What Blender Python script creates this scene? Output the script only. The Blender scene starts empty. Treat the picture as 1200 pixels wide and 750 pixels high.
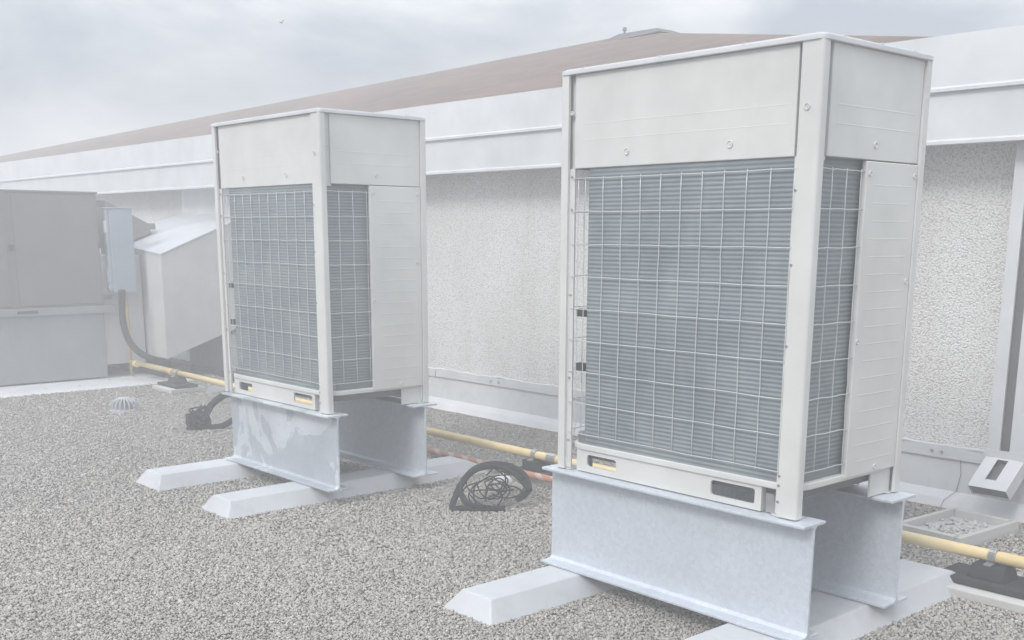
import bpy, bmesh, math, random
import numpy as np
from mathutils import Vector, Matrix
R = math.radians
rnd = random.Random(7)
sc = bpy.context.scene
COL = sc.collection

# ---------------------------------------------------------------- camera
CF, CYAW, CPIT, CROL, CH = 1285.12, -0.8412, 0.2142, 0.0042, 1.5334
PX0, PY0 = 603.0, 552.39
cF = Vector((math.sin(CYAW)*math.cos(CPIT), math.cos(CYAW)*math.cos(CPIT), -math.sin(CPIT)))
_r = Vector((math.cos(CYAW), -math.sin(CYAW), 0)); _u = _r.cross(cF)
cR = _r*math.cos(CROL) + _u*math.sin(CROL); cU = cR.cross(cF)
cam = bpy.data.cameras.new('camera'); camo = bpy.data.objects.new('camera', cam); COL.objects.link(camo)
cam.sensor_width = 36; cam.lens = 36*CF/1200; cam.clip_end = 3000; cam.clip_start = .05
cam.shift_x = (600-PX0)/1200; cam.shift_y = (PY0-375)/1200
camo.matrix_world = Matrix(((cR.x, cU.x, -cF.x, 0), (cR.y, cU.y, -cF.y, 0), (cR.z, cU.z, -cF.z, CH), (0, 0, 0, 1)))
sc.camera = camo

# ---------------------------------------------------------------- world, sun, exposure
SUN_EL, SUN_DIR = R(42), (-0.17, 1.0)          # horizontal direction the light travels
w = bpy.data.worlds.new('World'); sc.world = w; w.use_nodes = True
nt = w.node_tree; nt.nodes.clear()
def wn(t, **k):
    n = nt.nodes.new(t)
    for a, b in k.items(): setattr(n, a, b)
    return n
out = wn('ShaderNodeOutputWorld'); bg = wn('ShaderNodeBackground'); bg.inputs[1].default_value = 0.10
sky = wn('ShaderNodeTexSky', sky_type='NISHITA'); sky.sun_disc = False; sky.sun_elevation = SUN_EL
sky.sun_rotation = math.atan2(-SUN_DIR[0], -SUN_DIR[1]); sky.air_density = 1; sky.dust_density = 2
tc = wn('ShaderNodeTexCoord'); mp = wn('ShaderNodeMapping'); mp.inputs['Scale'].default_value = (1, 1, 2.6)
nz = wn('ShaderNodeTexNoise'); nz.inputs['Scale'].default_value = 4.2; nz.inputs['Detail'].default_value = 7; nz.inputs['Roughness'].default_value = .55
nz.inputs['Distortion'].default_value = .35
rp = wn('ShaderNodeValToRGB'); e = rp.color_ramp.elements
e[0].position = .36; e[0].color = (2.4, 2.7, 3.2, 1); e[1].position = .64; e[1].color = (5.3, 5.45, 5.7, 1)
m1 = e.__class__ and rp.color_ramp.elements.new(.5); m1.color = (3.6, 3.85, 4.15, 1)
mx = wn('ShaderNodeMix', data_type='RGBA'); mx.inputs[0].default_value = .95
L = nt.links.new
L(tc.outputs['Generated'], mp.inputs[0]); L(mp.outputs[0], nz.inputs['Vector']); L(nz.outputs['Fac'], rp.inputs[0])
L(sky.outputs[0], mx.inputs[6]); sx_ = wn('ShaderNodeSeparateXYZ'); L(tc.outputs['Generated'], sx_.inputs[0])
mr = wn('ShaderNodeMapRange'); mr.inputs[1].default_value = 0; mr.inputs[2].default_value = 1; mr.inputs[3].default_value = .52; mr.inputs[4].default_value = 3.3   # an overcast sky is brightest overhead
L(sx_.outputs['Z'], mr.inputs[0]); vm = wn('ShaderNodeVectorMath', operation='SCALE'); L(rp.outputs[0], vm.inputs[0]); L(mr.outputs[0], vm.inputs['Scale'])
L(vm.outputs[0], mx.inputs[7]); L(mx.outputs[2], bg.inputs[0]); L(bg.outputs[0], out.inputs[0])

sun = bpy.data.lights.new('sun', 'SUN'); suno = bpy.data.objects.new('sun', sun); COL.objects.link(suno)
sun.energy = 1.2; sun.angle = R(18); sun.color = (1, .98, .945)
sd = Vector((SUN_DIR[0], SUN_DIR[1], 0)).normalized()*math.cos(SUN_EL) - Vector((0, 0, math.sin(SUN_EL)))
suno.rotation_euler = sd.to_track_quat('-Z', 'Y').to_euler(); suno.location = (-5, -4, 8)

sc.view_settings.view_transform = 'Standard'; sc.view_settings.look = 'None'
sc.view_settings.exposure = 0.78; sc.view_settings.gamma = 1
sc.cycles.use_denoising = True; sc.cycles.volume_bounces = 1
sc.cycles.max_bounces = 8
HAZE = 0.035

# ---------------------------------------------------------------- helpers
def at(px, py, axis, v):
    d = cF + cR*((px-PX0)/CF) - cU*((py-PY0)/CF)
    o = Vector((0, 0, CH)); t = (v-o[axis])/d[axis]
    return o + d*t

class MB:
    def __init__(s): s.bm = bmesh.new()
    def poly(s, pts):
        return s.bm.faces.new([s.bm.verts.new(p) for p in pts])
    def box(s, x0, x1, y0, y1, z0, z1):
        v = [s.bm.verts.new((x, y, z)) for z in (z0, z1) for x, y in ((x0, y0), (x1, y0), (x1, y1), (x0, y1))]
        for f in ((3, 2, 1, 0), (4, 5, 6, 7), (0, 1, 5, 4), (1, 2, 6, 5), (2, 3, 7, 6), (3, 0, 4, 7)):
            s.bm.faces.new([v[i] for i in f])
        return s
    def hexa(s, bot, top):
        a = [s.bm.verts.new(p) for p in bot]; b = [s.bm.verts.new(p) for p in top]; n = len(a)
        s.bm.faces.new(a[::-1]); s.bm.faces.new(b)
        for i in range(n): s.bm.faces.new([a[i], a[(i+1) % n], b[(i+1) % n], b[i]])
        return s
    def prism(s, pts, axis, a, b):
        def mk(p, c):
            q = list(p); q.insert(axis, c); return q
        P = pts if axis != 1 else pts
        return s.hexa([mk(p, a) for p in P], [mk(p, b) for p in P])
    def tube(s, pts, r, n=8, cap=True, closed=False):
        pts = [Vector(p) for p in pts]; rings = []; N = len(pts)
        up = None
        for i, p in enumerate(pts):
            a = pts[i-1] if (i > 0 or closed) else p
            b = pts[(i+1) % N] if (i < N-1 or closed) else p
            t = (b-a).normalized()
            if up is None:
                up = t.orthogonal().normalized()
            up = (up - t*up.dot(t))
            up = up.normalized() if up.length > 1e-6 else t.orthogonal().normalized()
            sd_ = t.cross(up); rr = r(i/(N-1)) if callable(r) else r
            rings.append([s.bm.verts.new(p + (up*math.cos(k*2*math.pi/n) + sd_*math.sin(k*2*math.pi/n))*rr) for k in range(n)])
        for i in range(N if closed else N-1):
            A, B = rings[i], rings[(i+1) % N]
            for k in range(n): s.bm.faces.new([A[k], A[(k+1) % n], B[(k+1) % n], B[k]])
        if cap and not closed:
            s.bm.faces.new(rings[0][::-1]); s.bm.faces.new(rings[-1])
        return s
    def lathe(s, prof, c=(0, 0, 0), n=24):
        rings = [[s.bm.verts.new((c[0]+r_*math.cos(k*2*math.pi/n), c[1]+r_*math.sin(k*2*math.pi/n), c[2]+z)) for k in range(n)] for r_, z in prof]
        for A, B in zip(rings, rings[1:]):
            for k in range(n): s.bm.faces.new([A[k], A[(k+1) % n], B[(k+1) % n], B[k]])
        s.bm.faces.new(rings[0][::-1]); s.bm.faces.new(rings[-1]); return s
    def build(s, name, mat, parent=None, bevel=0, smooth=False, loc=None):
        bmesh.ops.recalc_face_normals(s.bm, faces=s.bm.faces)
        me = bpy.data.meshes.new(name); s.bm.to_mesh(me); s.bm.free()
        me.materials.append(mat)
        if smooth:
            for p in me.polygons: p.use_smooth = True
        o = bpy.data.objects.new(name, me); COL.objects.link(o)
        if parent: o.parent = parent
        if loc: o.location = loc
        if bevel:
            b = o.modifiers.new('bevel', 'BEVEL'); b.width = bevel; b.segments = 2; b.limit_method = 'ANGLE'; b.angle_limit = R(35)
        return o
def tag(o, label, cat, group=None):
    o['label'] = label; o['category'] = cat
    if group: o['group'] = group
    return o
def struct(o, kind='structure'):
    o['kind'] = kind; return o
def thing(name, label, cat, loc=(0, 0, 0), group=None):
    o = bpy.data.objects.new(name, None); COL.objects.link(o); o.location = loc; o.empty_display_size = .1
    return tag(o, label, cat, group)
def dup(o, parent=None, loc=None):
    c = o.copy(); COL.objects.link(c)
    if parent: c.parent = parent
    if loc: c.location = loc
    for ch in list(o.children): dup(ch, c)
    return c
def rrect(x0, x1, y0, y1, r, n=8):
    pts = []
    for cx, cy, a in ((x1-r, y0+r, -90), (x1-r, y1-r, 0), (x0+r, y1-r, 90), (x0+r, y0+r, 180)):
        for i in range(n+1):
            t = R(a+90*i/n); pts.append((cx+r*math.cos(t), cy+r*math.sin(t)))
    return pts
def smoothpath(pts, n=8, closed=False):
    P = [Vector(p) for p in pts]; N = len(P); out_ = []
    g = (lambda i: P[i % N]) if closed else (lambda i: P[max(0, min(N-1, i))])
    for i in range(N if closed else N-1):
        p0, p1, p2, p3 = g(i-1), g(i), g(i+1), g(i+2)
        for k in range(n):
            t = k/n
            out_.append(.5*((2*p1)+(p2-p0)*t+(2*p0-5*p1+4*p2-p3)*t*t+(3*p1-p0-3*p2+p3)*t**3))
    if not closed: out_.append(P[-1])
    return out_

# ---------------------------------------------------------------- materials
class M_:
    def __init__(s, name, rough=.6, metal=0.0, spec=.4):
        s.m = bpy.data.materials.new(name); s.m.use_nodes = True; s.t = s.m.node_tree
        s.b = s.t.nodes['Principled BSDF']; s.b.inputs['Roughness'].default_value = rough; s.b.inputs['Metallic'].default_value = metal
        s.b.inputs['Specular IOR Level'].default_value = spec
        s.tc = s.t.nodes.new('ShaderNodeTexCoord')
    def n(s, t, **k):
        x = s.t.nodes.new(t)
        for a, b in k.items():
            if isinstance(a, str) and hasattr(x, a): setattr(x, a, b)
        return x
    def l(s, a, b): s.t.links.new(a, b)
    def noise(s, scale, detail=4, rough=.55, coord='Object', sc3=None, dist=0):
        x = s.n('ShaderNodeTexNoise'); x.inputs['Scale'].default_value = scale; x.inputs['Detail'].default_value = detail
        x.inputs['Roughness'].default_value = rough; x.inputs['Distortion'].default_value = dist
        if sc3:
            m = s.n('ShaderNodeMapping'); m.inputs['Scale'].default_value = sc3
            s.l(s.tc.outputs[coord], m.inputs[0]); s.l(m.outputs[0], x.inputs['Vector'])
        else: s.l(s.tc.outputs[coord], x.inputs['Vector'])
        return x.outputs['Fac']
    def vor(s, scale, feature='F1', coord='Object', out='Distance'):
        x = s.n('ShaderNodeTexVoronoi', feature=feature); x.inputs['Scale'].default_value = scale
        s.l(s.tc.outputs[coord], x.inputs['Vector']); return x.outputs[out]
    def ramp(s, fac, stops, interp='LINEAR'):
        x = s.n('ShaderNodeValToRGB'); x.color_ramp.interpolation = interp; el = x.color_ramp.elements
        while len(el) < len(stops): el.new(.5)
        for e_, (p, c) in zip(el, stops):
            e_.position = p; e_.color = (*c, 1) if len(c) == 3 else c
        s.l(fac, x.inputs[0]); return x.outputs[0]
    def mix(s, fac, a, b, mode='MIX'):
        x = s.n('ShaderNodeMix', data_type='RGBA', blend_type=mode)
        for i, v in ((0, fac), (6, a), (7, b)):
            if isinstance(v, (int, float)): x.inputs[i].default_value = v
            elif isinstance(v, tuple): x.inputs[i].default_value = (*v, 1)
            else: s.l(v, x.inputs[i])
        return x.outputs[2]
    def math(s, op, a, b=0.0):
        x = s.n('ShaderNodeMath', operation=op)
        for i, v in ((0, a), (1, b)):
            if isinstance(v, (int, float)): x.inputs[i].default_value = v
            else: s.l(v, x.inputs[i])
        return x.outputs[0]
    def col(s, c):
        if isinstance(c, tuple): s.b.inputs['Base Color'].default_value = (*c, 1)
        else: s.l(c, s.b.inputs['Base Color'])
        return s
    def rough(s, f, a, b):
        x = s.n('ShaderNodeMapRange'); s.l(f, x.inputs[0]); x.inputs[3].default_value = a; x.inputs[4].default_value = b
        s.l(x.outputs[0], s.b.inputs['Roughness']); return s
    def bump(s, h, dist, strength=1.0):
        x = s.n('ShaderNodeBump'); x.inputs['Distance'].default_value = dist; x.inputs['Strength'].default_value = strength
        s.l(h, x.inputs['Height']); s.l(x.outputs[0], s.b.inputs['Normal']); return s

def painted(name, c, var=.06, rough=.45, grime=.10, scale=3.0, streak=True, spec=.4):
    m = M_(name, rough, 0.0, spec)
    a = m.noise(scale, 6)
    d = tuple(x*(1-var*2) for x in c); h = tuple(min(1, x*(1+var)) for x in c)
    base = m.ramp(a, [(.3, d), (.7, h)])
    g = m.noise(9, 7, .7, sc3=(1, 1, .12) if streak else None)
    gm = m.ramp(g, [(.52, (0, 0, 0)), (.80, (1, 1, 1))])
    f = m.math('MULTIPLY', gm, grime)
    m.col(m.mix(f, base, tuple(x*.45 for x in c)))
    m.rough(m.noise(14, 5), rough-.08, rough+.15)
    m.bump(m.noise(2.2, 2), .004, .35)
    return m.m

ivory = painted('ivory_paint', (.595, .592, .570), rough=.42)
ivory_side = ivory
rtu_paint = painted('cabinet_paint', (.175, .168, .162), rough=.5, grime=.25)
curb_paint = painted('curb_sheet', (.25, .26, .268), rough=.5, grime=.25)
duct_paint = painted('duct_coating', (.50, .495, .49), rough=.65, grime=.12)
white_metal = painted('white_metal', (.58, .588, .602), rough=.4, grime=.10)
box_paint = painted('box_paint', (.30, .345, .40), rough=.45, grime=.15)
white_sticker = painted('sticker', (.72, .73, .75), rough=.5)
membrane = painted('membrane', (.61, .618, .63), rough=.55, grime=.30, streak=False)
sleeper_m = painted('sleeper_membrane', (.52, .53, .545), rough=.55, grime=.28, streak=False)
concrete = painted('concrete', (.52, .51, .49), rough=.85, grime=.35, streak=False, scale=9)
rubber = painted('rubber', (.035, .036, .038), rough=.8, grime=.1, streak=False, spec=.15)
black_hose = painted('black_hose', (.020, .0205, .022), rough=.75, streak=False, spec=.15)
dark_hole = painted('dark_hole', (.04, .042, .045), rough=.8)
under_metal = painted('under_metal', (.12, .125, .13), rough=.6)

def galv():
    m = M_('galvanised_steel', .5, .25)
    sp = m.n('ShaderNodeTexVoronoi'); sp.inputs['Scale'].default_value = 55; m.l(m.tc.outputs['Object'], sp.inputs['Vector'])
    cl = m.noise(2.3, 6, .6, dist=.6)
    base = m.ramp(cl, [(.30, (.52, .555, .605)), (.48, (.55, .585, .635)), (.60, (.565, .60, .65)), (.75, (.60, .635, .68))])
    spc = m.ramp(sp.outputs['Color'], [(.2, (.95, .95, .95)), (.8, (1.04, 1.04, 1.04))])
    fine = m.ramp(m.noise(160, 3), [(.35, (.94, .94, .94)), (.7, (1.04, 1.04, 1.04))])
    m.col(m.mix(1.0, m.mix(1.0, base, spc, 'MULTIPLY'), fine, 'MULTIPLY'))
    m.rough(m.noise(6, 6), .36, .66)
    m.bump(m.noise(40, 4), .002, .3)
    return m.m
galvanised = galv()
def galv_stained():
    m = M_('galvanised_stained', .5, .25)
    cl = m.noise(2.3, 5, .55, dist=1.3)
    st = m.ramp(cl, [(.50, (.46, .495, .54)), (.52, (.62, .65, .69))])
    fine = m.ramp(m.noise(120, 3), [(.35, (.9, .9, .9)), (.7, (1.06, 1.06, 1.06))])
    lo = m.ramp(m.noise(5, 5), [(.35, (.86, .86, .86)), (.7, (1.04, 1.04, 1.04))])
    m.col(m.mix(1.0, m.mix(1.0, st, fine, 'MULTIPLY'), lo, 'MULTIPLY'))
    m.rough(m.noise(6, 6), .38, .66)
    return m.m
galv_wet = galv_stained()
def coilmat():
    m = M_('coil_fins', .55, .25)
    wv = m.n('ShaderNodeTexWave', wave_type='BANDS', bands_direction='Z'); wv.inputs['Scale'].default_value = 19.0
    wv.inputs['Distortion'].default_value = .25; wv.inputs['Detail'].default_value = 1
    m.l(m.tc.outputs['Object'], wv.inputs['Vector'])
    a = m.ramp(wv.outputs['Fac'], [(.15, (.205, .236, .252)), (.85, (.238, .270, .286))])
    lo = m.ramp(m.noise(3.5, 6, .6), [(.3, (.72, .74, .76)), (.72, (1.2, 1.18, 1.15))])
    m.col(m.mix(1.0, a, lo, 'MULTIPLY'))
    m.bump(wv.outputs['Fac'], .004, .5)
    return m.m
coil_fins = coilmat()
tray_m = painted('tray_coating', (.15, .175, .18), rough=.5)
wire_m = M_('guard_wire', .35, .2).col((.60, .605, .60)).m
screw_m = M_('screw_metal', .35, .8).col((.45, .45, .45)).m

def stucco():
    m = M_('pebble_stucco', .92)
    v = m.vor(105)
    h = m.math('ADD', m.math('MULTIPLY', v, .8), m.math('MULTIPLY', m.noise(70, 5), .9))
    c = m.ramp(h, [(.45, (.74, .735, .725)), (.9, (.70, .695, .68)), (1.05, (.54, .53, .515))])
    d = m.ramp(m.noise(1.4, 5), [(.3, (.90, .89, .87)), (.7, (1.03, 1.03, 1.03))])
    s = m.ramp(m.noise(5, 6, .65, sc3=(1, 1, .1)), [(.5, (1, 1, 1)), (.8, (.86, .85, .83))])
    m.col(m.mix(1.0, m.mix(1.0, c, d, 'MULTIPLY'), s, 'MULTIPLY'))
    m.bump(m.math('MULTIPLY', h, -1.0), .008, .9)
    return m.m
stucco_m = stucco()
def shingles():
    m = M_('shingles', .9)
    br = m.n('ShaderNodeTexBrick'); br.inputs['Scale'].default_value = 1.0
    br.inputs['Brick Width'].default_value = .33; br.inputs['Row Height'].default_value = .14; br.inputs['Mortar Size'].default_value = .006
    br.inputs['Color1'].default_value = (.105, .066, .052, 1); br.inputs['Color2'].default_value = (.155, .101, .081, 1); br.inputs['Mortar'].default_value = (.09, .065, .055, 1)
    mp_ = m.n('ShaderNodeMapping'); m.l(m.tc.outputs['Object'], mp_.inputs[0]); m.l(mp_.outputs[0], br.inputs['Vector'])
    n1 = m.ramp(m.noise(.8, 5), [(.3, (.85, .85, .85)), (.7, (1.12, 1.1, 1.08))])
    n2 = m.ramp(m.noise(70, 3), [(.3, (.8, .8, .8)), (.7, (1.15, 1.15, 1.15))])
    m.col(m.mix(1.0, m.mix(1.0, br.outputs['Color'], n1, 'MULTIPLY'), n2, 'MULTIPLY'))
    return m.m
shingle_m = shingles()
def gravelbase():
    m = M_('gravel_bed', .95)
    x = m.n('ShaderNodeTexVoronoi'); x.inputs['Scale'].default_value = 110; m.l(m.tc.outputs['Object'], x.inputs['Vector'])
    c = m.ramp(x.outputs['Color'], [(0, (.15, .14, .13)), (.35, (.28, .265, .245)), (.65, (.40, .385, .36)), (1, (.55, .535, .51))])
    ed = m.ramp(x.outputs['Distance'], [(.25, (1, 1, 1)), (.75, (.42, .41, .40))])
    p = m.ramp(m.noise(.7, 5), [(.3, (.86, .86, .86)), (.7, (1.1, 1.09, 1.07))])
    m.col(m.mix(1.0, m.mix(1.0, c, ed, 'MULTIPLY'), p, 'MULTIPLY'))
    m.bump(m.math('MULTIPLY', x.outputs['Distance'], -1.0), .02, 1.0)
    return m.m
gravel_bed = gravelbase()
def stonemat():
    m = M_('gravel_stone', .9)
    at_ = m.n('ShaderNodeAttribute'); at_.attribute_name = 'tone'
    c = m.ramp(at_.outputs['Fac'], [(0, (.22, .203, .18)), (.25, (.34, .315, .282)), (.5, (.40, .374, .338)), (.75, (.455, .43, .395)), (.92, (.52, .50, .468)), (1, (.66, .65, .63))])
    m.col(c); return m.m
stone_m = stonemat()
def pipemat():
    m = M_('yellow_pipe', .5)
    c = m.ramp(m.noise(4, 6), [(.3, (.56, .42, .19)), (.55, (.66, .52, .28)), (.75, (.72, .60, .36))])
    m.col(c); return m.m
yellow = pipemat()
orange_pipe = painted('riser_paint', (.50, .32, .12), rough=.55)
def hosemat():
    m = M_('wrapped_line', .6)
    wv = m.n('ShaderNodeTexWave', wave_type='BANDS', bands_direction='DIAGONAL'); wv.inputs['Scale'].default_value = 4.2; wv.inputs['Distortion'].default_value = .4
    m.l(m.tc.outputs['Object'], wv.inputs['Vector'])
    m.col(m.ramp(wv.outputs['Fac'], [(.55, (.42, .19, .12)), (.78, (.52, .38, .32))])); return m.m
red_line = hosemat()
rust_m = painted('sealant', (.30, .17, .12), rough=.8)

# ---------------------------------------------------------------- haze (pale even air added to lift the dark tones)
hb = MB().box(-60, 25, -30, 40, -1.5, 4.05)
hm = bpy.data.materials.new('added_haze'); hm.use_nodes = True; hn = hm.node_tree; hn.nodes.clear()
ho = hn.nodes.new('ShaderNodeOutputMaterial'); pv = hn.nodes.new('ShaderNodeVolumePrincipled')
pv.inputs['Color'].default_value = (1, 1, 1, 1); pv.inputs['Density'].default_value = HAZE; pv.inputs['Anisotropy'].default_value = 0.0
hn.links.new(pv.outputs[0], ho.inputs['Volume'])
if HAZE > 0:
    hz = hb.build('haze', hm); struct(hz, 'stuff'); hz['label'] = 'thin pale haze added over the whole rooftop to lift dark tones'
else: hb.bm.free()

# ---------------------------------------------------------------- ground
deck = MB(); deck.box(-58, 23, -28, 38, -.5, -.004)
struct(deck.build('roof_deck', gravel_bed))

def gravel():
    rs = np.random.RandomState(3)
    P = []
    # density falls with distance from the viewer
    n = 2400000
    X = rs.uniform(-13, 1.5, n); Y = rs.uniform(.8, 5.88, n)
    d = np.sqrt(X**2+Y**2+1.5**2)
    keep = rs.rand(n) < np.clip((3.4/d)**1.7, .0, 1)
    # inside the picture with a margin for a side step
    rx, fy = X*cR.x+Y*cR.y, X*cF.x+Y*cF.y
    keep &= (fy > .8) & (np.abs(rx) < .62*fy+.5)
    X, Y, d = X[keep], Y[keep], d[keep]
    n = len(X)
    s = rs.gamma(6, 1/6., n)*.0037*np.clip(d/3.8, .85, 1.4)
    u = np.array([(1, 0, 0), (-1, 0, 0), (0, 1, 0), (0, -1, 0), (0, 0, 1), (0, 0, -1)], float)
    f = np.array([(0, 2, 4), (2, 1, 4), (1, 3, 4), (3, 0, 4), (2, 0, 5), (1, 2, 5), (3, 1, 5), (0, 3, 5)])
    V = np.empty((n, 6, 3))
    q = rs.randn(n, 4); q /= np.linalg.norm(q, axis=1)[:, None]
    a, b, c, e_ = q.T
    Rm = np.stack([1-2*(c*c+e_*e_), 2*(b*c-a*e_), 2*(b*e_+a*c), 2*(b*c+a*e_), 1-2*(b*b+e_*e_), 2*(c*e_-a*b), 2*(b*e_-a*c), 2*(c*e_+a*b), 1-2*(b*b+c*c)], 1).reshape(n, 3, 3)
    k = rs.uniform(.65, 1.45, (n, 6, 1))
    V = np.einsum('nij,nkj->nki', Rm, u[None]*k)*s[:, None, None]
    V[:, :, 2] *= .8
    V[:, :, 0] += X[:, None]; V[:, :, 1] += Y[:, None]; V[:, :, 2] += (s*.35+rs.rand(n)*.004)[:, None]
    F = (f[None]+np.arange(n)[:, None, None]*6).reshape(-1)
    me = bpy.data.meshes.new('gravel'); me.vertices.add(n*6); me.vertices.foreach_set('co', V.reshape(-1).astype(np.float32))
    nf = n*8; me.loops.add(nf*3); me.loops.foreach_set('vertex_index', F.astype(np.int32))
    me.polygons.add(nf); me.polygons.foreach_set('loop_start', (np.arange(nf)*3).astype(np.int32)); me.polygons.foreach_set('loop_total', np.full(nf, 3, np.int32))
    me.update(calc_edges=True)
    tone = np.repeat(np.clip(rs.beta(2.2, 2.6, n), 0, 1), 8).astype(np.float32)
    al = me.attributes.new('tone', 'FLOAT', 'FACE'); al.data.foreach_set('value', tone)
    me.materials.append(stone_m)
    o = bpy.data.objects.new('gravel', me); COL.objects.link(o)
    struct(o, 'stuff'); o['label'] = 'loose grey and tan gravel covering the flat roof'
    return n
print('stones', gravel())

# ---------------------------------------------------------------- building
FY = 5.75; WY = 6.0; XL, XR = -45.0, 12.0
bld = thing('building', 'long white stucco building with white metal fascia and brown shingled roof', 'building', (-8, 6.2, 0))
def bpart(mb, name, mat, parent=None, **k):
    o = mb.build(name, mat, None, **k); o.parent = parent or bld
    o.location = Vector(o.location) - (Vector((-8, 6.2, 0)))
    return o
bpart(MB().box(XL, XR, WY, WY+.3, .30, 2.06), 'wall', stucco_m)
# base membrane: vertical upturn plus sloped cant
b = MB(); b.prism([(5.88, -.003), (5.915, .055), (5.955, .095), (5.962, .335), (WY+.29, .335), (WY+.29, -.003)], 0, XL, XR)
bpart(b, 'base_membrane', membrane)
b = MB()
bz = .285
x = -26.0
while x < 4:
    ln = 3.05
    b.box(x, x+ln-.012, 5.945, 5.9595, .285+rnd.uniform(-.004, .004), .345+rnd.uniform(-.004, .004)); x += ln
tb = bpart(b, 'termination_bar', white_metal)
for sx in (-2.86,): # membrane lap seams
    b = MB(); b.tube([(sx, 5.952, .29), (sx+.012, 5.95, .2), (sx-.006, 5.948, .10), (sx-.05, 5.905, .052), (sx-.06, 5.878, .004)], .0015, 5)
    bpart(b, 'lap_seam', dark_hole)
b = MB()
pts = [(x_, 5.872+.006*math.sin(x_*5)+.004*math.sin(x_*17), .006) for x_ in np.arange(-9, 0, .1)]
b.tube(pts, .006, 6); bpart(b, 'edge_sealant', rust_m)
# wavy sealant bead above the termination bar
b = MB(); pts = [(x_, 5.955, .350+.004*math.sin(x_*9)+.003*math.sin(x_*31)+rnd.uniform(-.003, .003)) for x_ in np.arange(-13, 0, .05)]
b.tube(pts, .011, 6); bpart(b, 'sealant_bead', white_metal)
for bx in (-6.95, -6.85, -5.4, -3.03, -2.97, -2.3): bpart(MB().box(bx-.007, bx+.007, 5.938, 5.9445, .309, .323), 'bar_bolt', screw_m)
# fascia: lower band, projecting drip, upper band
b = MB(); b.box(XL, XR, FY, WY+.28, 2.012, 2.275); bpart(b, 'lower_fascia', white_metal)
b = MB(); b.prism([(FY-.012, 2.002), (FY-.012, 2.018), (FY+.002, 2.030), (FY+.06, 2.030), (FY+.06, 2.002)], 0, XL, XR); bpart(b, 'drip_edge', white_metal)
b = MB(); b.prism([(FY-.024, 2.27), (FY-.024, 2.286), (FY-.010, 2.296), (FY-.004, 2.555), (WY+.27, 2.565), (WY+.27, 2.27)], 0, XL, XR); bpart(b, 'upper_fascia', white_metal)
# smooth white duct collar on the wall above the duct
bpart(MB().box(-12.64, -10.95, WY-.02, WY+.05, 1.60, 2.012), 'duct_collar', white_metal)
# shingled hip roof
def onroof(px, py, s=.333):
    n = Vector((0, -s, 1)); P0 = Vector((0, 5.8, 2.5)); d = cF + cR*((px-PX0)/CF) - cU*((py-PY0)/CF)
    o = Vector((0, 0, CH)); return o + d*((P0-o).dot(n)/d.dot(n))
a1, a2 = onroof(0, 183), onroof(735, 41.5)
ap1, ap2 = onroof(738, 40.5), onroof(772, 38.5)
def toeave(p, q):
    t = (5.9-p.y)/(q.y-p.y); return p+(q-p)*t
el = toeave(a1, a2); rr = onroof(1062, 42.5); er = toeave(ap2, rr)
mir = lambda p, c=ap1.y: Vector((p.x, 2*c-p.y+.4, p.z))
b = MB(); V = [b.bm.verts.new(p) for p in (el, er, ap2, ap1, mir(er), mir(el))]
for f in ((0, 1, 2, 3), (1, 4, 2), (4, 5, 3, 2), (5, 0, 3), (0, 5, 4, 1)): b.bm.faces.new([V[i] for i in f])
roof = bpart(b, 'shingle_roof', shingle_m)
c0 = (ap1+ap2)/2; cap_m = painted('cap_sheet', (.085, .078, .074), rough=.8)
b = MB(); dx = (ap2.x-ap1.x)
b.hexa([(ap1.x-.22, c0.y-.12, c0.z-.05), (ap2.x+.08, c0.y-.22, c0.z-.05), (ap2.x+.08, c0.y+.3, c0.z-.05), (ap1.x-.22, c0.y+.3, c0.z-.05)],
       [(ap1.x+.02, c0.y-.04, c0.z+.03), (ap2.x-.10, c0.y-.05, c0.z+.022), (ap2.x-.10, c0.y+.2, c0.z+.022), (ap1.x+.02, c0.y+.2, c0.z+.03)])
cap = b.build('ridge_cap', cap_m); cap.parent = roof
b = MB(); b.lathe([(.010, 0), (.010, .02), (.024, .024), (.022, .05), (.008, .056)], (ap1.x+.06, c0.y, c0.z+.04), 10)
fin = b.build('vent_knob', under_metal); fin.parent = roof

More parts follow.
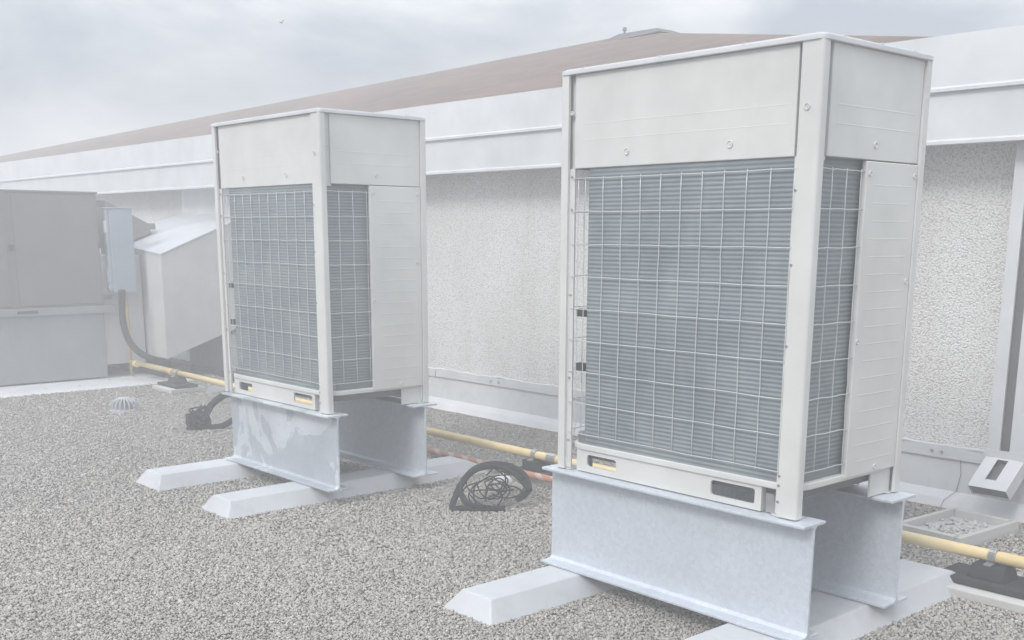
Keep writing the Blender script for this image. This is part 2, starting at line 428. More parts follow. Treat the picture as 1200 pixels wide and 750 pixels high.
# ---------------------------------------------------------------- heat pump unit
W, D, H = 1.2293, .717, 1.65
def make_unit():
    t = thing('heat_pump', 'unit', 'heat pump')
    def screw(x, y, z, ax, r=.011):
        m = MB(); n = 12
        def pt(a, rr, dep):
            c, s_ = math.cos(a)*rr, math.sin(a)*rr
            return (x+c, y-dep, z+s_) if ax == 'y' else (x+dep, y+c, z+s_)
        prof = [(r, 0), (r, .004), (r*.75, .0045), (r*.6, .001), (r*.35, .001), (r*.3, .003)]
        rings = [[m.bm.verts.new(pt(k*2*math.pi/n, a, dd)) for k in range(n)] for a, dd in prof]
        for A, B in zip(rings, rings[1:]):
            for k in range(n): m.bm.faces.new([A[k], A[(k+1) % n], B[(k+1) % n], B[k]])
        m.bm.faces.new(rings[-1])
        m.build('screw', screw_m if r < .009 else ivory, t)
    def post(x0, sx, y0, sy, fw, sw, zt=1.628):
        m = MB(); th = .012
        # L section with a rounded outer corner; sx, sy point into the unit
        r = .012
        arc = [(r-r*math.cos(R(a)), r-r*math.sin(R(a))) for a in (0, 22.5, 45, 67.5, 90)]
        pts = [(0, sw)]+[(a, b_) for a, b_ in arc]+[(fw, 0), (fw, th), (th, th), (th, sw)]
        m.hexa([(x0+sx*a, y0+sy*b_, 0.004) for a, b_ in pts], [(x0+sx*a, y0+sy*b_, zt) for a, b_ in pts])
        o = m.build('corner_post', ivory, t)
        f = MB(); f.box(*sorted((x0+sx*.012, x0+sx*(fw+.03))), *sorted((y0+sy*.013, y0+sy*.07)), 0.001, .006)
        f.build('foot_plate', ivory, o)
        return o
    post(0, 1, 0, 1, .046, .040); post(W, -1, 0, 1, .082, .038)
    post(0, 1, D, -1, .06, .05); post(W, -1, D, -1, .06, .042)
    # guard brackets beside the posts
    for x0, x1 in ((.046, .074), (W-.098, W-.084)):
        m = MB(); m.box(x0, x1, .014, .022, .01, 1.262); m.build('bracket', ivory, t)
    # upper front panel with two embossed lines
    def front_panel():
        m = MB(); y = .012
        m.box(.072, W-.100, y, y+.014, 1.262, 1.627)
        for z in (1.371, 1.434): m.prism([(z-.004, y+.002), (z, y-.0004), (z+.004, y+.002)], 0, .11, W-.13) if False else m.hexa([(.11, y+.001, z-.006), (W-.13, y+.001, z-.006), (W-.13, y+.001, z+.006), (.11, y+.001, z+.006)], [(.113, y-.0004, z-.001), (W-.133, y-.0004, z-.001), (W-.133, y-.0004, z+.001), (.113, y-.0004, z+.001)])
        return m.build('upper_panel', ivory, t, bevel=.003)
    front_panel()
    for fa, fb in ((.013, .10), (W-.13, W-.036)):
        m = MB(); m.box(fa, fb, .030, .036, 1.262, 1.626); m.build('panel_backing', ivory, t)
    m = MB(); xs = W-.010
    m.box(xs-.02, xs, .074, D-.044, 1.262, 1.627)
    for z in (1.371, 1.434): m.hexa([(xs-.001, .12, z-.006), (xs-.001, D-.09, z-.006), (xs-.001, D-.09, z+.006), (xs-.001, .12, z+.006)], [(xs+.0006, .123, z-.001), (xs+.0006, D-.093, z-.001), (xs+.0006, D-.093, z+.001), (xs+.0006, .123, z+.001)])
    m.build('upper_panel', ivory, t, bevel=.003)
    m = MB(); m.box(W-.034, W-.022, .012, .08, 1.25, 1.627); m.build('corner_filler', ivory, t)
    m = MB(); m.box(.008, .028, .04, D-.05, 1.262, 1.627); m.build('upper_panel', ivory, t)
    m = MB(); m.box(.06, W-.06, D-.03, D-.01, 1.262, 1.627); m.build('upper_panel', ivory, t)
    # lower side panel with short embossed lines
    m = MB(); xs = W-.006
    m.box(xs-.022, xs, .322, D-.044, .108, 1.2575)
    for i in range(17):
        z = .165+i*.0632
        m.hexa([(xs-.001, .372, z-.0055), (xs-.001, D-.085, z-.0055), (xs-.001, D-.085, z+.0055), (xs-.001, .372, z+.0055)], [(xs+.0006, .376, z-.001), (xs+.0006, D-.089, z-.001), (xs+.0006, D-.089, z+.001), (xs+.0006, .376, z+.001)])
    m.build('side_panel', ivory, t, bevel=.003)
    # back panel and left back half panel
    m = MB(); m.box(.06, W-.06, D-.03, D-.012, .108, 1.2575); m.build('back_panel', ivory, t)
    # top cover: rim with rounded corners and screws
    m = MB(); o0 = rrect(-.006, W+.006, -.006, D+.006, .03, 6)
    m.hexa([(a, b_, 1.6275) for a, b_ in o0], [(a, b_, 1.645) for a, b_ in o0])
    o1 = rrect(.004, W-.004, .004, D-.004, .028, 6); m.hexa([(a, b_, 1.645) for a, b_ in o1], [(a, b_, 1.650) for a, b_ in o1])
    tp = m.build('top_cover', white_metal, t, bevel=.003)
    for fx in (.32, .91): # fan guards on the top
        m = MB()
        for k in range(1, 8): m.tube([(fx+.036*k*math.cos(q*math.pi/16), D/2+.036*k*math.sin(q*math.pi/16), 1.656) for q in range(32)], .0025, 5, closed=True)
        m.build('fan_guard', dark_hole, tp)
    for sx, sy in ((.12, .0), (.52, 0), (.9, 0), (W, .12), (W, .36), (W, .58)):
        m = MB(); m.lathe([(.006, 0), (.006, .005), (.003, .008)], (sx+(.004 if sy == 0 else -.004), sy+(.006 if sy == 0 else 0), 1.645), 8); m.build('screw', screw_m, tp)
    # coil block wrapped round behind the guards
    m = MB(); cx = rrect(.124, W-.040, .020, D-.05, .045, 8)
    m.hexa([(a, b_, .100) for a, b_ in cx], [(a, b_, 1.30) for a, b_ in cx])
    m.build('coil', coil_fins, t)
    m = MB(); cx = rrect(.058, W-.036, .024, D-.04, .085, 8); m.hexa([(a, b_, .1242) for a, b_ in cx], [(a, b_, .160) for a, b_ in cx]); m.build('drain_tray', tray_m, t)
    for z in (.448, .677):
        m = MB(); m.box(.076, .1235, .030, .060, z-.016, z+.016); m.build('coil_clip', rubber, t)
    # base pan: rounded lip, dark underside
    m = MB(); lp = rrect(.040, W-.012, .012, D-.02, .10, 8)
    m.hexa([(a, b_, .098) for a, b_ in lp], [(a, b_, .124) for a, b_ in lp])
    pan = m.build('base_pan', ivory, t, bevel=.005)
    m = MB(); lp = rrect(.075, W-.05, .05, D-.05, .08, 6); m.hexa([(a, b_, .060) for a, b_ in lp], [(a, b_, .0985) for a, b_ in lp]); m.build('sump', under_metal, pan)
    # front foot rail with two round cornered slots
    def rail(y):
        bm = MB(); z0, z1 = .004, .098
        outer = [(.105, z0), (W-.165, z0), (W-.165, z1), (.105, z1)]
        holes = [rrect(.166, .335, .030, .080, .014, 4), rrect(.83, 1.035, .026, .084, .016, 4)]
        # strip triangulation by columns: build as boxes around the holes plus rounded rims
        th = .010
        bm.box(.105, .166, y, y+th, z0, z1)
        bm.box(.335, .83, y, y+th, z0, z1)
        bm.box(1.035, W-.165, y, y+th, z0, z1)
        for (a, b_, c, d_) in ((.166, .335, .030, .080), (.83, 1.035, .026, .084)):
            bm.box(a, b_, y, y+th, z0, c); bm.box(a, b_, y, y+th, d_, z1)
            for qx, qz, dx_, dz_ in ((a, c, 1, 1), (b_, c, -1, 1), (a, d_, 1, -1), (b_, d_, -1, -1)):
                r_ = .013; pts = [(qx, qz)]+[(qx+dx_*(r_-r_*math.sin(R(v))), qz+dz_*(r_-r_*math.cos(R(v)))) for v in (0, 22.5, 45, 67.5, 90)]
                bm.hexa([(p[0], y+.0005, p[1]) for p in pts], [(p[0], y+th-.0005, p[1]) for p in pts])
        # returns at both ends
        bm.box(.105, .113, y+th, y+.09, z0, z1); bm.box(W-.173, W-.165, y+th, y+.09, z0, z1)
        return bm.build('foot_rail', ivory, t)
    rail(.020)
    m = MB(); m.box(.105, W-.165, D-.03, D-.02, .004, .098); m.build('foot_rail', ivory, t)
    m = MB(); m.box(W-.030, W-.022, D-.19, D-.045, .004, .108); m.build('foot_bracket', ivory, t)
    m = MB(); m.box(W-.150, W-.118, .03, .06, .004, .075); m.box(W-.118, W-.090, .018, .03, .004, .05); m.build('anchor_clip', screw_m, t)
    # wire guards
    rw = .0017
    j = lambda a=.0035: rnd.uniform(-a, a)
    zs = [.167+i*.1319 for i in range(9)]
    def guard(make, us, u0, u1):
        m = MB()
        for z in zs:
            m.tube([make(u0+(u1-u0)*i/10, z+j(.0018), .0) for i in range(11)], rw, 6)
        for u in us:
            m.tube([make(u+j(.002), z_, .0035+abs(j(.002))) for z_ in np.linspace(zs[0]-.004, zs[-1]+.006, 15)], rw, 6)
        return m.build('wire_guard', wire_m, t, smooth=True)
    guard(lambda u, z, d_: (u, .008+d_, z), [.098+j()]+[.137+.1*i for i in range(11)], .060, W-.088)
    guard(lambda u, z, d_: (W-.014-d_, u, z), [.036, .125, .215, .308], .030, .322)
    guard(lambda u, z, d_: (.014+d_, u, z), [.036+.093*i for i in range(7)], .03, D-.05)
    # visible fasteners
    for x, z in ((.360, 1.317), (.857, 1.317)): screw(x, .012, z, 'y', .014)
    screw(W-.05, 0, 1.42, 'y', .012); screw(.055, .013, 1.48, 'y', .009)
    for y, z in ((.372, 1.313), (.055, 1.45)): screw(W-(.010 if y > .1 else .0216), y, z, 'x', .012)
    for y, z in ((.345, 1.215), (.335, .62), (D-.07, .83), (.52, .130), (D-.065, 1.215)): screw(W-.006, y, z, 'x', .010)
    for z in (.13, .40, .75, 1.10, 1.23): screw(.060, .014, z, 'y', .005)
    for z in (.06, .12, .155, .62, .9, 1.15): screw(W-.078, 0, z, 'y', .005)
    return t
U2L, U1L = (-3.3845, 3.2728, .529), (-6.4661, 3.2745, .529)
unit = make_unit(); unit.location = U2L
unit['label'] = 'tall ivory heat pump with dark coil, nearest one, standing right of the coiled black hose'
unit['group'] = 'heat pump units on steel beams'
u1 = dup(unit, None, U1L)
u1['label'] = 'tall ivory heat pump on the stained beam, farther one beside the grey duct'

# ---------------------------------------------------------------- steel beams
def beam(x0, x1, yc, z0, z1, label, mat, fl=.178):
    m = MB(); tw, tf = .011, .012; h = fl/2
    pts = [(yc-h, z0), (yc+h, z0), (yc+h, z0+tf), (yc+tw/2+.012, z0+tf), (yc+tw/2, z0+tf+.012), (yc+tw/2, z1-tf-.012), (yc+tw/2+.012, z1-tf), (yc+h, z1-tf), (yc+h, z1), (yc-h, z1), (yc-h, z1-tf), (yc-tw/2-.012, z1-tf), (yc-tw/2, z1-tf-.012), (yc-tw/2, z0+tf+.012), (yc-tw/2-.012, z0+tf), (yc-h, z0+tf)]
    m.hexa([(x0, a, b_) for a, b_ in pts], [(x1, a, b_) for a, b_ in pts])
    o = m.build('steel_beam', mat, bevel=.0025)
    return tag(o, label, 'steel beam', 'steel beams under the heat pumps')
SZ = .088
beam(-3.44, -2.095, 3.306, SZ+.003, .528, 'galvanised steel beam under the front of the nearest heat pump', galvanised, .14)
beam(-3.44, -2.090, 3.915, SZ+.003, .528, 'shaded steel beam under the back of the nearest heat pump', galvanised)
beam(-6.445, -5.195, 3.312, SZ+.003, .528, 'steel beam with pale stain patches under front of the farther heat pump', galv_wet, .14)
beam(-6.445, -5.190, 3.925, SZ+.003, .528, 'shaded steel beam under the back of the farther heat pump', galvanised)

# ---------------------------------------------------------------- sleepers
def sleeper(x0, x1, label, y0=2.68, y1=4.62):
    m = MB(); i = .066
    m.hexa([(x0, y0, .0), (x1, y0, .0), (x1, y1, .0), (x0, y1, .0)],
           [(x0+i, y0+.055, SZ), (x1-i, y0+.055, SZ), (x1-i, y1-.2, SZ), (x0+i, y1-.2, SZ)])
    o = m.build('roof_sleeper', sleeper_m, bevel=.006)
    return tag(o, label, 'sleeper', 'membrane covered sleepers under the beams')
sleeper(-6.555, -6.215, 'grey membrane sleeper under left end of the farther heat pump beams')
sleeper(-5.665, -5.335, 'grey membrane sleeper under right end of the farther heat pump beams')
sleeper(-3.45, -3.135, 'grey membrane sleeper under left end of the nearest heat pump beams')
sleeper(-2.47, -2.10, 'grey membrane sleeper cut by the lower edge, under right end of nearest beams', 2.68, 4.72)

# ---------------------------------------------------------------- rooftop air unit on the left
O = Vector((-11.47, 3.0, 0))
rt = thing('air_handler', 'grey brown rooftop air handler cabinet on sheet metal curb, cut by left edge', 'air handler', O)
def rp_(m, name, mat, parent=None, **k):
    o = m.build(name, mat, rt if parent is None else parent, **k); o.location = -O if parent is None else (0, 0, 0); return o
X0 = -11.47
rp_(MB().box(-13.6, X0, 1.2, 4.50, .775, 1.905), 'cabinet', rtu_paint, bevel=.006)
rp_(MB().box(-13.62, X0+.012, 1.18, 4.512, 1.905, 1.925), 'cabinet_lid', rtu_paint, bevel=.004)
rp_(MB().box(-13.6, X0+.010, 3.66, 4.48, .80, 1.885), 'access_panel', rtu_paint, bevel=.004)
rp_(MB().box(-13.6, X0+.012, 2.3, 3.58, .80, 1.885), 'access_panel', rtu_paint, bevel=.004)
for z in (1.37,):
    rp_(MB().box(X0+.012, X0+.035, 3.60, 3.64, z-.03, z+.03), 'panel_latch', dark_hole)
rp_(MB().box(X0+.010, X0+.03, 4.485, 4.525, 1.36, 1.42), 'panel_latch', dark_hole)
m = MB(); m.box(X0-.05, X0+.022, 1.2, 4.62, .700, .775); rl = rp_(m, 'base_rail', curb_paint, bevel=.004)
m = MB(); m.box(X0+.019, X0+.0245, 3.62, 3.82, .722, .752); rp_(m, 'rail_slot', dark_hole)
rp_(MB().box(-13.55, X0-.012, 1.25, 4.49, .03, .700), 'curb', curb_paint)
m = MB(); m.hexa([(-13.9, 1.0, 0), (-10.79, .9, 0), (-10.79, 5.15, 0), (-13.9, 5.15, 0)], [(-13.9, 1.02, .012), (-10.83, .92, .012), (-10.83, 5.12, .012), (-13.9, 5.12, .012)])
rp_(m, 'curb_apron', membrane)
ha, hbp = at(125, 236, 0, -11.95), at(176, 263, 0, -11.95)
m = MB(); m.hexa([(-13.3, ha.y, ha.z-.5), (-11.95, ha.y, ha.z-.5), (-11.95, hbp.y, hbp.z-.10), (-13.3, hbp.y, hbp.z-.10)], [(-13.3, ha.y, ha.z), (-11.95, ha.y, ha.z), (-11.95, hbp.y, hbp.z), (-13.3, hbp.y, hbp.z)])
m.box(-13.3, -11.948, hbp.y-.06, hbp.y+.06, hbp.z-.055, hbp.z+.012)
rp_(m, 'rain_hood', rtu_paint, bevel=.004)
for za, zb in ((1.78, 1.84), (.84, .88)): rp_(MB().box(X0-.06, X0-.02, 4.502, 4.60, za, zb), 'box_bracket', under_metal)

rp_(MB().box(-13.5, -11.54, 4.515, 4.945, .15, 1.285), 'return_plenum', duct_paint)
# disconnect box
db = thing('disconnect_box', 'tall blue grey electrical disconnect box beside the air handler cabinet', 'electrical box', (-11.42, 4.68, .92))
m = MB(); m.box(-.11, .0, -.11, .13, 0, .83); m.build('enclosure', box_paint, db, bevel=.006)
m = MB(); m.box(.0005, .022, -.085, .155, -.015, .845); m.build('cover', box_paint, db, bevel=.006)
m = MB(); m.box(-.12, .03, -.12, .165, .8455, .852); m.build('lid', white_metal, db)
m = MB(); m.box(-.105, -.02, -.1135, -.1105, .60, .72); m.build('sticker', white_sticker, db)
m = MB(); m.box(-.085, -.005, -.121, -.1105, .10, .24); m.build('latch_plate', box_paint, db, bevel=.003)
m = MB(); m.box(-.075, -.02, -.128, -.1105, .015, .055); m.build('hasp', screw_m, db, bevel=.003)

# duct
duct_top_m = painted('duct_top_sheet', (.47, .48, .50), rough=.5, grime=.15)
S = Vector((-11.02, 4.955, 0))
du = thing('air_duct', 'boxy grey coated duct with white top sloping up into the wall', 'duct', (-11.02, 4.955, 0))
m = MB(); v = m.bm.verts.new
z0, z1 = .225, 1.293
P = [v(p) for p in ((0, 0, z0), (0, 0, z1), (0, 1.06, z1+.43), (0, 1.06, z0+.36), (-1.66, .03, z0), (-1.66, .03, z1+.12), (-1.66, 1.06, z1+.43), (-1.66, 1.06, z0+.36))]
for f in ((0, 3, 2, 1), (4, 5, 6, 7), (0, 1, 5, 4), (2, 3, 7, 6), (0, 4, 7, 3)): m.bm.faces.new([P[i] for i in f])
m.bm.faces.new([P[1], P[2], P[6]]); m.bm.faces.new([P[1], P[6], P[5]])
m.build('duct_body', duct_paint, du)
m = MB(); e_ = .012
m.hexa([(e_, -e_, z1+.002), (e_, 1.03, z1+.42), (-1.67, 1.03, z1+.432), (-1.67, .02, z1+.13)], [(e_, -e_, z1+.014), (e_, 1.03, z1+.434), (-1.67, 1.03, z1+.446), (-1.67, .02, z1+.142)])
m.build('duct_top', duct_top_m, du)
m = MB(); m.box(-.010, .004, -.006, .018, z0, z1); m.build('seam', duct_paint, du)
m = MB(); m.box(-1.06, -.12, .75, .95, .016, .42); tag(m.build('duct_support', concrete, None, loc=S), 'grey block stand under the sloping duct by the wall', 'support block')
m = MB(); m.box(-1.6, -.1, -.0, .3, .016, .12); tag(m.build('duct_shade_block', rubber, None, loc=S), 'dark block standing in for the shade under the front of the duct', 'support block')  # black block puts the shade of the gap below the duct into colour

# conduit from the disconnect box
pts = [at(a, b_, 1, y_) for a, b_, y_ in ((143, 340, 4.64), (143, 365, 4.64), (146, 385, 4.64), (153, 402, 4.66), (165, 414, 4.72), (182, 422, 4.80))]
pts += [at(a, b_, 2, z_) for a, b_, z_ in ((205, 428, .06), (232, 432, .045), (262, 438, .04))]+[(-8.4, 4.95, .035), (-7.5, 4.85, .035)]
tag(MB().tube(smoothpath(pts, 8), .034, 12).build('flexible_conduit', black_hose, smooth=True), 'thick black flexible conduit curving from the disconnect box down to the roof', 'conduit')

# ---------------------------------------------------------------- gas pipe
gp = thing('gas_pipe', 'long yellow gas pipe running behind both heat pumps along the wall', 'pipe', (-5, 4.6, .17))
o = gp.location
def gpart(m, name, mat, **k):
    q = m.build(name, mat, gp, **k); q.location = -Vector((-5, 4.6, .17)); return q
gpart(MB().tube([(-11.30, 4.74, .17), (-9, 4.66, .17), (-6, 4.605, .17), (-3, 4.6, .17), (3, 4.6, .17)], .027, 14), 'pipe', yellow, smooth=True)
gpart(MB().tube([(-11.47, 4.742, .02), (-11.47, 4.742, .5), (-11.47, 4.742, .84), (-11.47, 4.72, .90), (-11.47, 4.66, .93)], .015, 12), 'riser', orange_pipe, smooth=True)
gpart(MB().tube([(-11.46, 4.742, .17), (-11.22, 4.738, .17)], .021, 12), 'branch', orange_pipe, smooth=True)
for x in (-10.35, -4.79, -11.24):
    gpart(MB().tube([(x-.035, 4.6+max(0, (-x-6)*.02), .17), (x+.035, 4.6+max(0, (-x-6)*.02), .17)], .034, 12), 'coupling', yellow if x < -5 else screw_m)

def support(x, y, label, padx=.34, pady=.30, rz=0, k=1.0, q=1.0):
    t = thing('pipe_support', label, 'pipe support', (x, y, 0), 'pipe supports on paving pads'); t.rotation_euler[2] = rz
    m = MB(); m.box(-padx/2, padx/2, -pady/2, pady/2, .004, .045); m.build('paver', concrete, t, bevel=.006)
    m = MB(); m.box(-.21*k, .21*k, -.115*q, .115*q, .046, .075); m.build('rubber_base', rubber, t, bevel=.005)
    m = MB(); m.hexa([(-.085, -.07*q, .0755), (.085, -.07*q, .0755), (.085, .07, .0755), (-.085, .07, .0755)], [(-.07, -.055, .140), (.07, -.055, .140), (.07, .055, .140), (-.07, .055, .140)])
    m.build('rubber_block', rubber, t, bevel=.006)
    m = MB(); a = [(.0, .034*math.cos(R(q)), .17+.034*math.sin(R(q))) for q in range(-40, 221, 20)]
    for sx in (-.012, -.004, .004, .012): m.tube([(sx, .062, .1425)]+[(sx, p[1], p[2]) for p in a]+[(sx, -.062, .1425)], .005, 6)
    m.build('clamp', screw_m, t); return t
support(-2.02, 4.6, 'black rubber pipe support on pale paver at the right edge of photo', .50, .36)
support(-4.95, 4.605, 'black rubber pipe support just behind the nearest heat pump, above the striped line', .30, .15, 0, .7, .6)
support(-10.22, 4.68, 'black rubber pipe support on pale paver, by the duct', .42, .34)

# wrapped copper line
pts = [(-6.75, 4.55, .035), (-6.4, 4.57, .045)]+[at(a, b_, 2, .05) for a, b_ in ((500, 527), (530, 534), (575, 545.5))]+[at(612, 554.5, 2, .065), at(650, 563, 2, .075)]+[(-4.2, 4.5, .05), (-3.5, 4.70, .02), (-2.9, 4.6, .02), (-2.75, 4.3, .02), (-2.78, 3.9, .03)]
tag(MB().tube(smoothpath(pts, 8), .021, 10).build('insulated_line', red_line, smooth=True), 'pink and white striped line lying on the gravel behind the hose coil', 'pipe')

# ---------------------------------------------------------------- coiled black hose heap
B0 = at(575, 600, 2, 0)
e1 = Vector((cR.x, cR.y, 0)).normalized(); e2 = (Vector((cF.x, cF.y, 0)).normalized()*.62 + Vector((0, 0, .42))).normalized()
def cp(px, py, off=0.0):
    n = e1.cross(e2); d = cF + cR*((px-PX0)/CF) - cU*((py-PY0)/CF); o_ = Vector((0, 0, CH))
    p = o_ + d*((B0+n*off-o_).dot(n)/d.dot(n)); p.z = max(p.z, .018); return p
hc = thing('hose_coil', 'coiled black hose with tangled thin black cables on gravel between heat pumps', 'hose coil', B0)
def cpart(m, name, mat): q = m.build(name, mat, hc, smooth=True); q.location = -B0
z2 = lambda X, Y: (480+X/3.75, 420+Y/3.75)
h1 = [(420, 668), (330, 680), (230, 682), (188, 660), (205, 600), (235, 540), (285, 487), (350, 466), (430, 470), (490, 500), (522, 550), (515, 590), (470, 620)]
cpart(MB().tube(smoothpath([cp(*z2(*p), -.01*math.sin(i)) for i, p in enumerate(h1)], 8), .0185, 10), 'hose', black_hose)
h2 = [(330, 655), (260, 640), (225, 590), (232, 545), (275, 500), (330, 478), (400, 478), (460, 505), (500, 545), (530, 580)]
cpart(MB().tube(smoothpath([cp(*z2(*p), .03+.012*math.cos(i*1.3)) for i, p in enumerate(h2)], 8), .016, 10), 'hose', black_hose)
for k in range(13):
    cx, cy = 370+rnd.uniform(-60, 70), 580+rnd.uniform(-40, 40); rx, ry = rnd.uniform(40, 105), rnd.uniform(30, 80); a0 = rnd.uniform(0, 6)
    pts = [cp(*z2(cx+rx*math.cos(a0+q*.6)+rnd.uniform(-9, 9), min(675, cy+ry*math.sin(a0+q*.6)+rnd.uniform(-9, 9))), rnd.uniform(-.03, .06)) for q in range(rnd.randint(5, 10))]
    cpart(MB().tube(smoothpath(pts, 6), .0042, 6), 'cable', black_hose)
m = MB(); p = at(590, 566, 2, .06); m.tube(smoothpath([p+Vector((-.05, -.03, .0)), p+Vector((.0, .0, .025)), p+Vector((.05, .02, 0))], 5), lambda t: .012+.022*math.sin(math.pi*t), 10)
q = m.build('plastic_wrap', white_sticker, hc, smooth=True); q.location = -B0

# cable bundle left of farther unit
B1 = at(233, 505, 2, 0)
jk = thing('cable_bundle', 'black cable bundle with taped lump lying left of the farther heat pump', 'cable bundle', B1)
def jpart(m, name, mat, sm=True): q_ = m.build(name, mat, jk, smooth=sm); q_.location = -B1
e2 = (Vector((cF.x, cF.y, 0)).normalized()*.5 + Vector((0, 0, .5))).normalized(); B0 = B1
z4 = lambda X, Y: (140+X/2.857, 430+Y/2.857)
jpart(MB().tube(smoothpath([cp(*z4(*p_)) for p_ in ((250, 190), (285, 165), (310, 125), (350, 95), (380, 88))], 8), .028, 10), 'cable', black_hose)
jpart(MB().tube(smoothpath([cp(*z4(*p_), -.03) for p_ in ((240, 205), (290, 212), (340, 198), (385, 175))], 8), .024, 10), 'cable', black_hose)
m = MB(); c_ = cp(*z4(262, 182)); bmesh.ops.create_icosphere(m.bm, subdivisions=4, radius=.105)
for v_ in m.bm.verts:
    n_ = v_.co.normalized(); k_ = .8+.16*math.sin(n_.x*9+n_.z*7)+.12*math.sin(n_.y*13+n_.x*5)+rnd.uniform(-.07, .07)
    v_.co = Vector((v_.co.x*k_*.95, v_.co.y*k_, v_.co.z*k_*.95))
for v_ in m.bm.verts: v_.co += c_; v_.co.z = max(v_.co.z, .004)
jpart(m, 'taped_lump', black_hose, False)
for k in range(9):
    pts = [c_+Vector((rnd.uniform(-.13, .13), rnd.uniform(-.10, .10), rnd.uniform(-.09, .12))) for _ in range(5)]
    for p_ in pts: p_.z = max(p_.z, .012)
    jpart(MB().tube(smoothpath(pts, 5), .007, 6), 'cable_tail', black_hose)
# white offcut
pa, pb = at(241, 462, 2, .004), at(263, 458, 2, .004); pc_, pd = at(266, 449, 1, pb.y+.06), at(245, 454, 1, pa.y+.06)
m = MB(); m.hexa([pa, pb, pc_, pd], [p_+Vector((0, -.008, .012)) for p_ in (pa, pb, pc_, pd)])
tag(m.build('metal_offcut', white_metal), 'small white sheet offcut tilted beside the farther heat pump post', 'metal offcut')

# roof drain strainer
drain_m = painted('cast_drain', (.40, .41, .43), rough=.7, grime=.4)
dc = at(146, 482, 2, 0)
dr = thing('drain_strainer', 'small pale domed roof drain strainer set in the gravel', 'roof drain', dc)
m = MB(); m.lathe([(.125, .0), (.125, .018), (.105, .026), (.0, .028)][:3], (0, 0, 0), 28); m.build('base_ring', drain_m, dr)
m = MB()
for k in range(18):
    a = k*math.pi/9
    m.tube([(r_*math.cos(a), r_*math.sin(a), z) for r_, z in ((.115, .02), (.112, .06), (.095, .092), (.05, .112))], .007, 6)
m.build('ribs', drain_m, dr)
m = MB(); m.lathe([(.055, .107), (.058, .113), (.045, .122), (.02, .126)], (0, 0, 0), 20); m.build('crown', drain_m, dr, smooth=True)
m = MB(); m.lathe([(.085, .01), (.085, .08), (.03, .1)], (0, 0, 0), 16); m.build('core', curb_paint, dr)

# splash block with pebbles
sb = thing('splash_block', 'concrete splash tray holding loose pebbles below the downspout', 'splash block', (-2.60, 5.43, 0)); sb.rotation_euler[2] = R(-4)
m = MB(); wx, wy, hh, th = (.195), .28, .062, .04
m.hexa([(-wx, -wy, .003), (wx, -wy, .003), (wx, wy, .003), (-wx, wy, .003)], [(-wx, -wy, .022), (wx, -wy, .022), (wx, wy, .022), (-wx, wy, .022)])
for a, b_, c, d_ in ((-wx, -wx+th, -wy, wy), (wx-th, wx, -wy, wy), (-wx+th, wx-th, wy-th, wy), (-wx+th, wx-th, -wy, -wy+th)):
    m.hexa([(a, c, .0222), (b_, c, .0222), (b_, d_, .0222), (a, d_, .0222)], [(a+.006, c+.002, hh), (b_-.006, c+.002, hh), (b_-.006, d_-.002, hh), (a+.006, d_-.002, hh)])
m.build('tray', concrete, sb)
m = MB()
for k in range(170):
    px_, py_ = rnd.gauss(0, .085), rnd.gauss(.02, .13)
    if abs(px_) > wx-th-.01 or abs(py_) > wy-th-.01: continue
    s_ = rnd.uniform(.007, .015); mt = Matrix.Translation((px_, py_, .024+s_*.5)) @ Matrix.Rotation(rnd.uniform(0, 6), 4, 'Z') @ Matrix.Rotation(rnd.uniform(0, 1), 4, 'X') @ Matrix.Diagonal((s_*1.3, s_, s_*.7, 1))
    bmesh.ops.create_icosphere(m.bm, subdivisions=1, radius=1, matrix=mt)
pb_ = m.build('pebbles', concrete, sb); pb_['kind'] = 'stuff'

# ---------------------------------------------------------------- downspout
ds = thing('downspout', 'white square downspout with open slot and angled outlet on stucco wall', 'downspout', (-2.555, 5.87, .36))
def dpart(m, name, mat, **k): q_ = m.build(name, mat, ds, **k); return q_
HZ = 2.002-.36; x0, x1, y0, y1 = -.118, .092, -.005, .085
m = MB(); t_ = .067
m.box(x0, x0+t_, y0, y0+.012, .0, HZ); m.box(x0+t_+.055, x1, y0, y0+.012, 0, HZ)
m.box(x0, x0+.012, y0+.012, y1, 0, HZ); m.box(x1-.012, x1, y0+.012, y1, 0, HZ)
m.box(x0+t_, x0+t_+.055, y0, y0+.012, 1.47, HZ)
m.box(x0+t_, x0+t_+.055, y0, y0+.012, 0, .012)
dpart(m, 'pipe', white_metal)
m = MB(); m.box(x0+t_-.006, x0+t_+.061, y0+.03, y0+.034, .0, HZ-.01); dpart(m, 'slot_shade_sheet', under_metal)  # dark sheet stands in for the shade inside the open slot
m = MB(); m.box(x0-.03, x0-.0005, .06, .085, .005, .03); m.box(x0-.012, x1+.03, y0-.006, y0-.0005, -.012, .028); dpart(m, 'strap', white_metal)
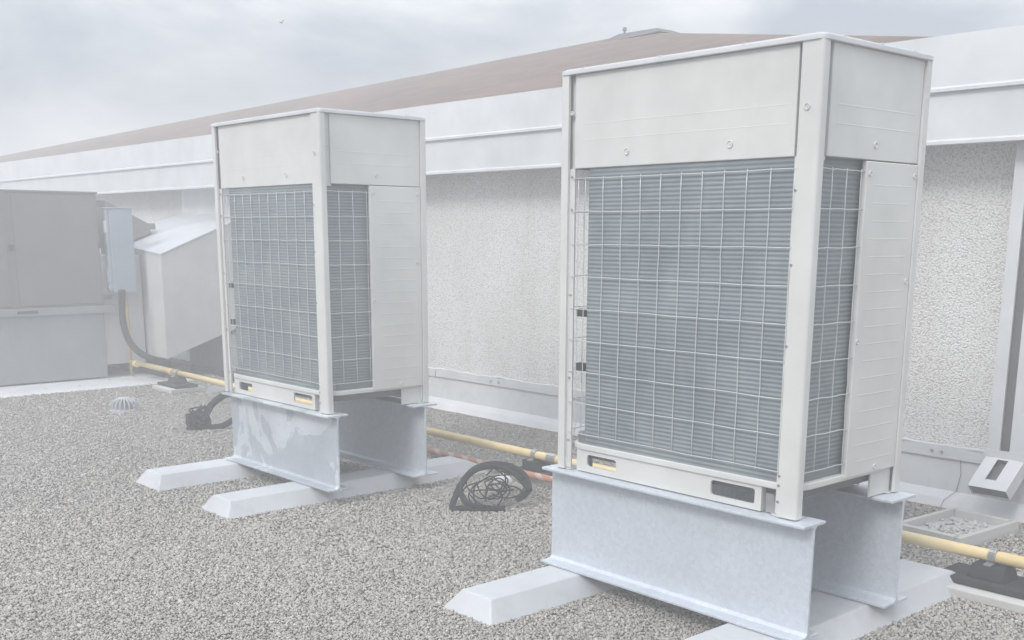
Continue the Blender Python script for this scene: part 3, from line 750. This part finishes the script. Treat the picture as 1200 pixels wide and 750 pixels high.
# outlet, angled out from the wall
ax = Vector((-.01, -.17, -.14)); n_up = Vector((0, -.235, .30)).normalized()*-1
w0 = Vector((x0, y0-.002, -.014)); w1 = Vector((x1, y0-.002, -.014)); dn = Vector((0, .06, -.055))
m = MB(); th = .010
A = [w0, w1, w1+dn, w0+dn]; Bq = [p_+ax for p_ in A]
V = [m.bm.verts.new(p_) for p_ in A+Bq]
# top face with a slot cut in it
def lerp(u, v_): return (w0*(1-u)+w1*u) + ax*v_
us = [0, .33, .61, 1]; vs = [0, .06, .72, 1]
for i in range(3):
    for k in range(3):
        if i == 1 and k == 1: continue
        m.poly([lerp(us[i], vs[k]), lerp(us[i+1], vs[k]), lerp(us[i+1], vs[k+1]), lerp(us[i], vs[k+1])])
for f in ((0, 4, 7, 3), (1, 2, 6, 5), (3, 7, 6, 2), (0, 3, 2, 1)): m.bm.faces.new([V[i] for i in f])
bmesh.ops.remove_doubles(m.bm, verts=m.bm.verts, dist=1e-5)
ol = dpart(m, 'outlet', white_metal)
sm_ = ol.modifiers.new('wall', 'SOLIDIFY'); sm_.thickness = .004; sm_.offset = -1
m = MB(); q1 = [p_*.0+p_ for p_ in Bq]; cen = sum(q1, Vector())/4
m.poly([cen+(p_-cen)*.96-ax*.04 for p_ in q1]); 
m.poly([lerp(.30, .0)+dn*.4, lerp(.70, .0)+dn*.4, lerp(.70, .85)+dn*.4, lerp(.30, .85)+dn*.4])
dpart(m, 'outlet_end_and_shade', under_metal)  # dark faces close the mouth and stand in for shade below the slot

# ---------------------------------------------------------------- bird far up
d = (cF + cR*((330-PX0)/CF) - cU*((27-PY0)/CF)); bp_ = Vector((0, 0, CH)) + d*45
m = MB()
V = [m.bm.verts.new(v_) for v_ in ((-.02, .09, 0), (.0, -.12, .0), (.03, 0, .03), (-.03, 0, .03), (.0, .0, -.02), (.2, -.05, .10), (-.2, -.05, .09), (.12, .04, .07), (-.12, .04, .07))]
for f in ((0, 2, 3), (1, 3, 2), (0, 4, 2), (0, 3, 4), (1, 2, 4), (1, 4, 3)): m.bm.faces.new([V[i] for i in f])
m.bm.faces.new([V[2], V[7], V[5], V[4]]); m.bm.faces.new([V[3], V[4], V[6], V[8]])
tag(m.build('bird', under_metal, loc=bp_), 'tiny dark bird flying high in the cloudy sky', 'bird')
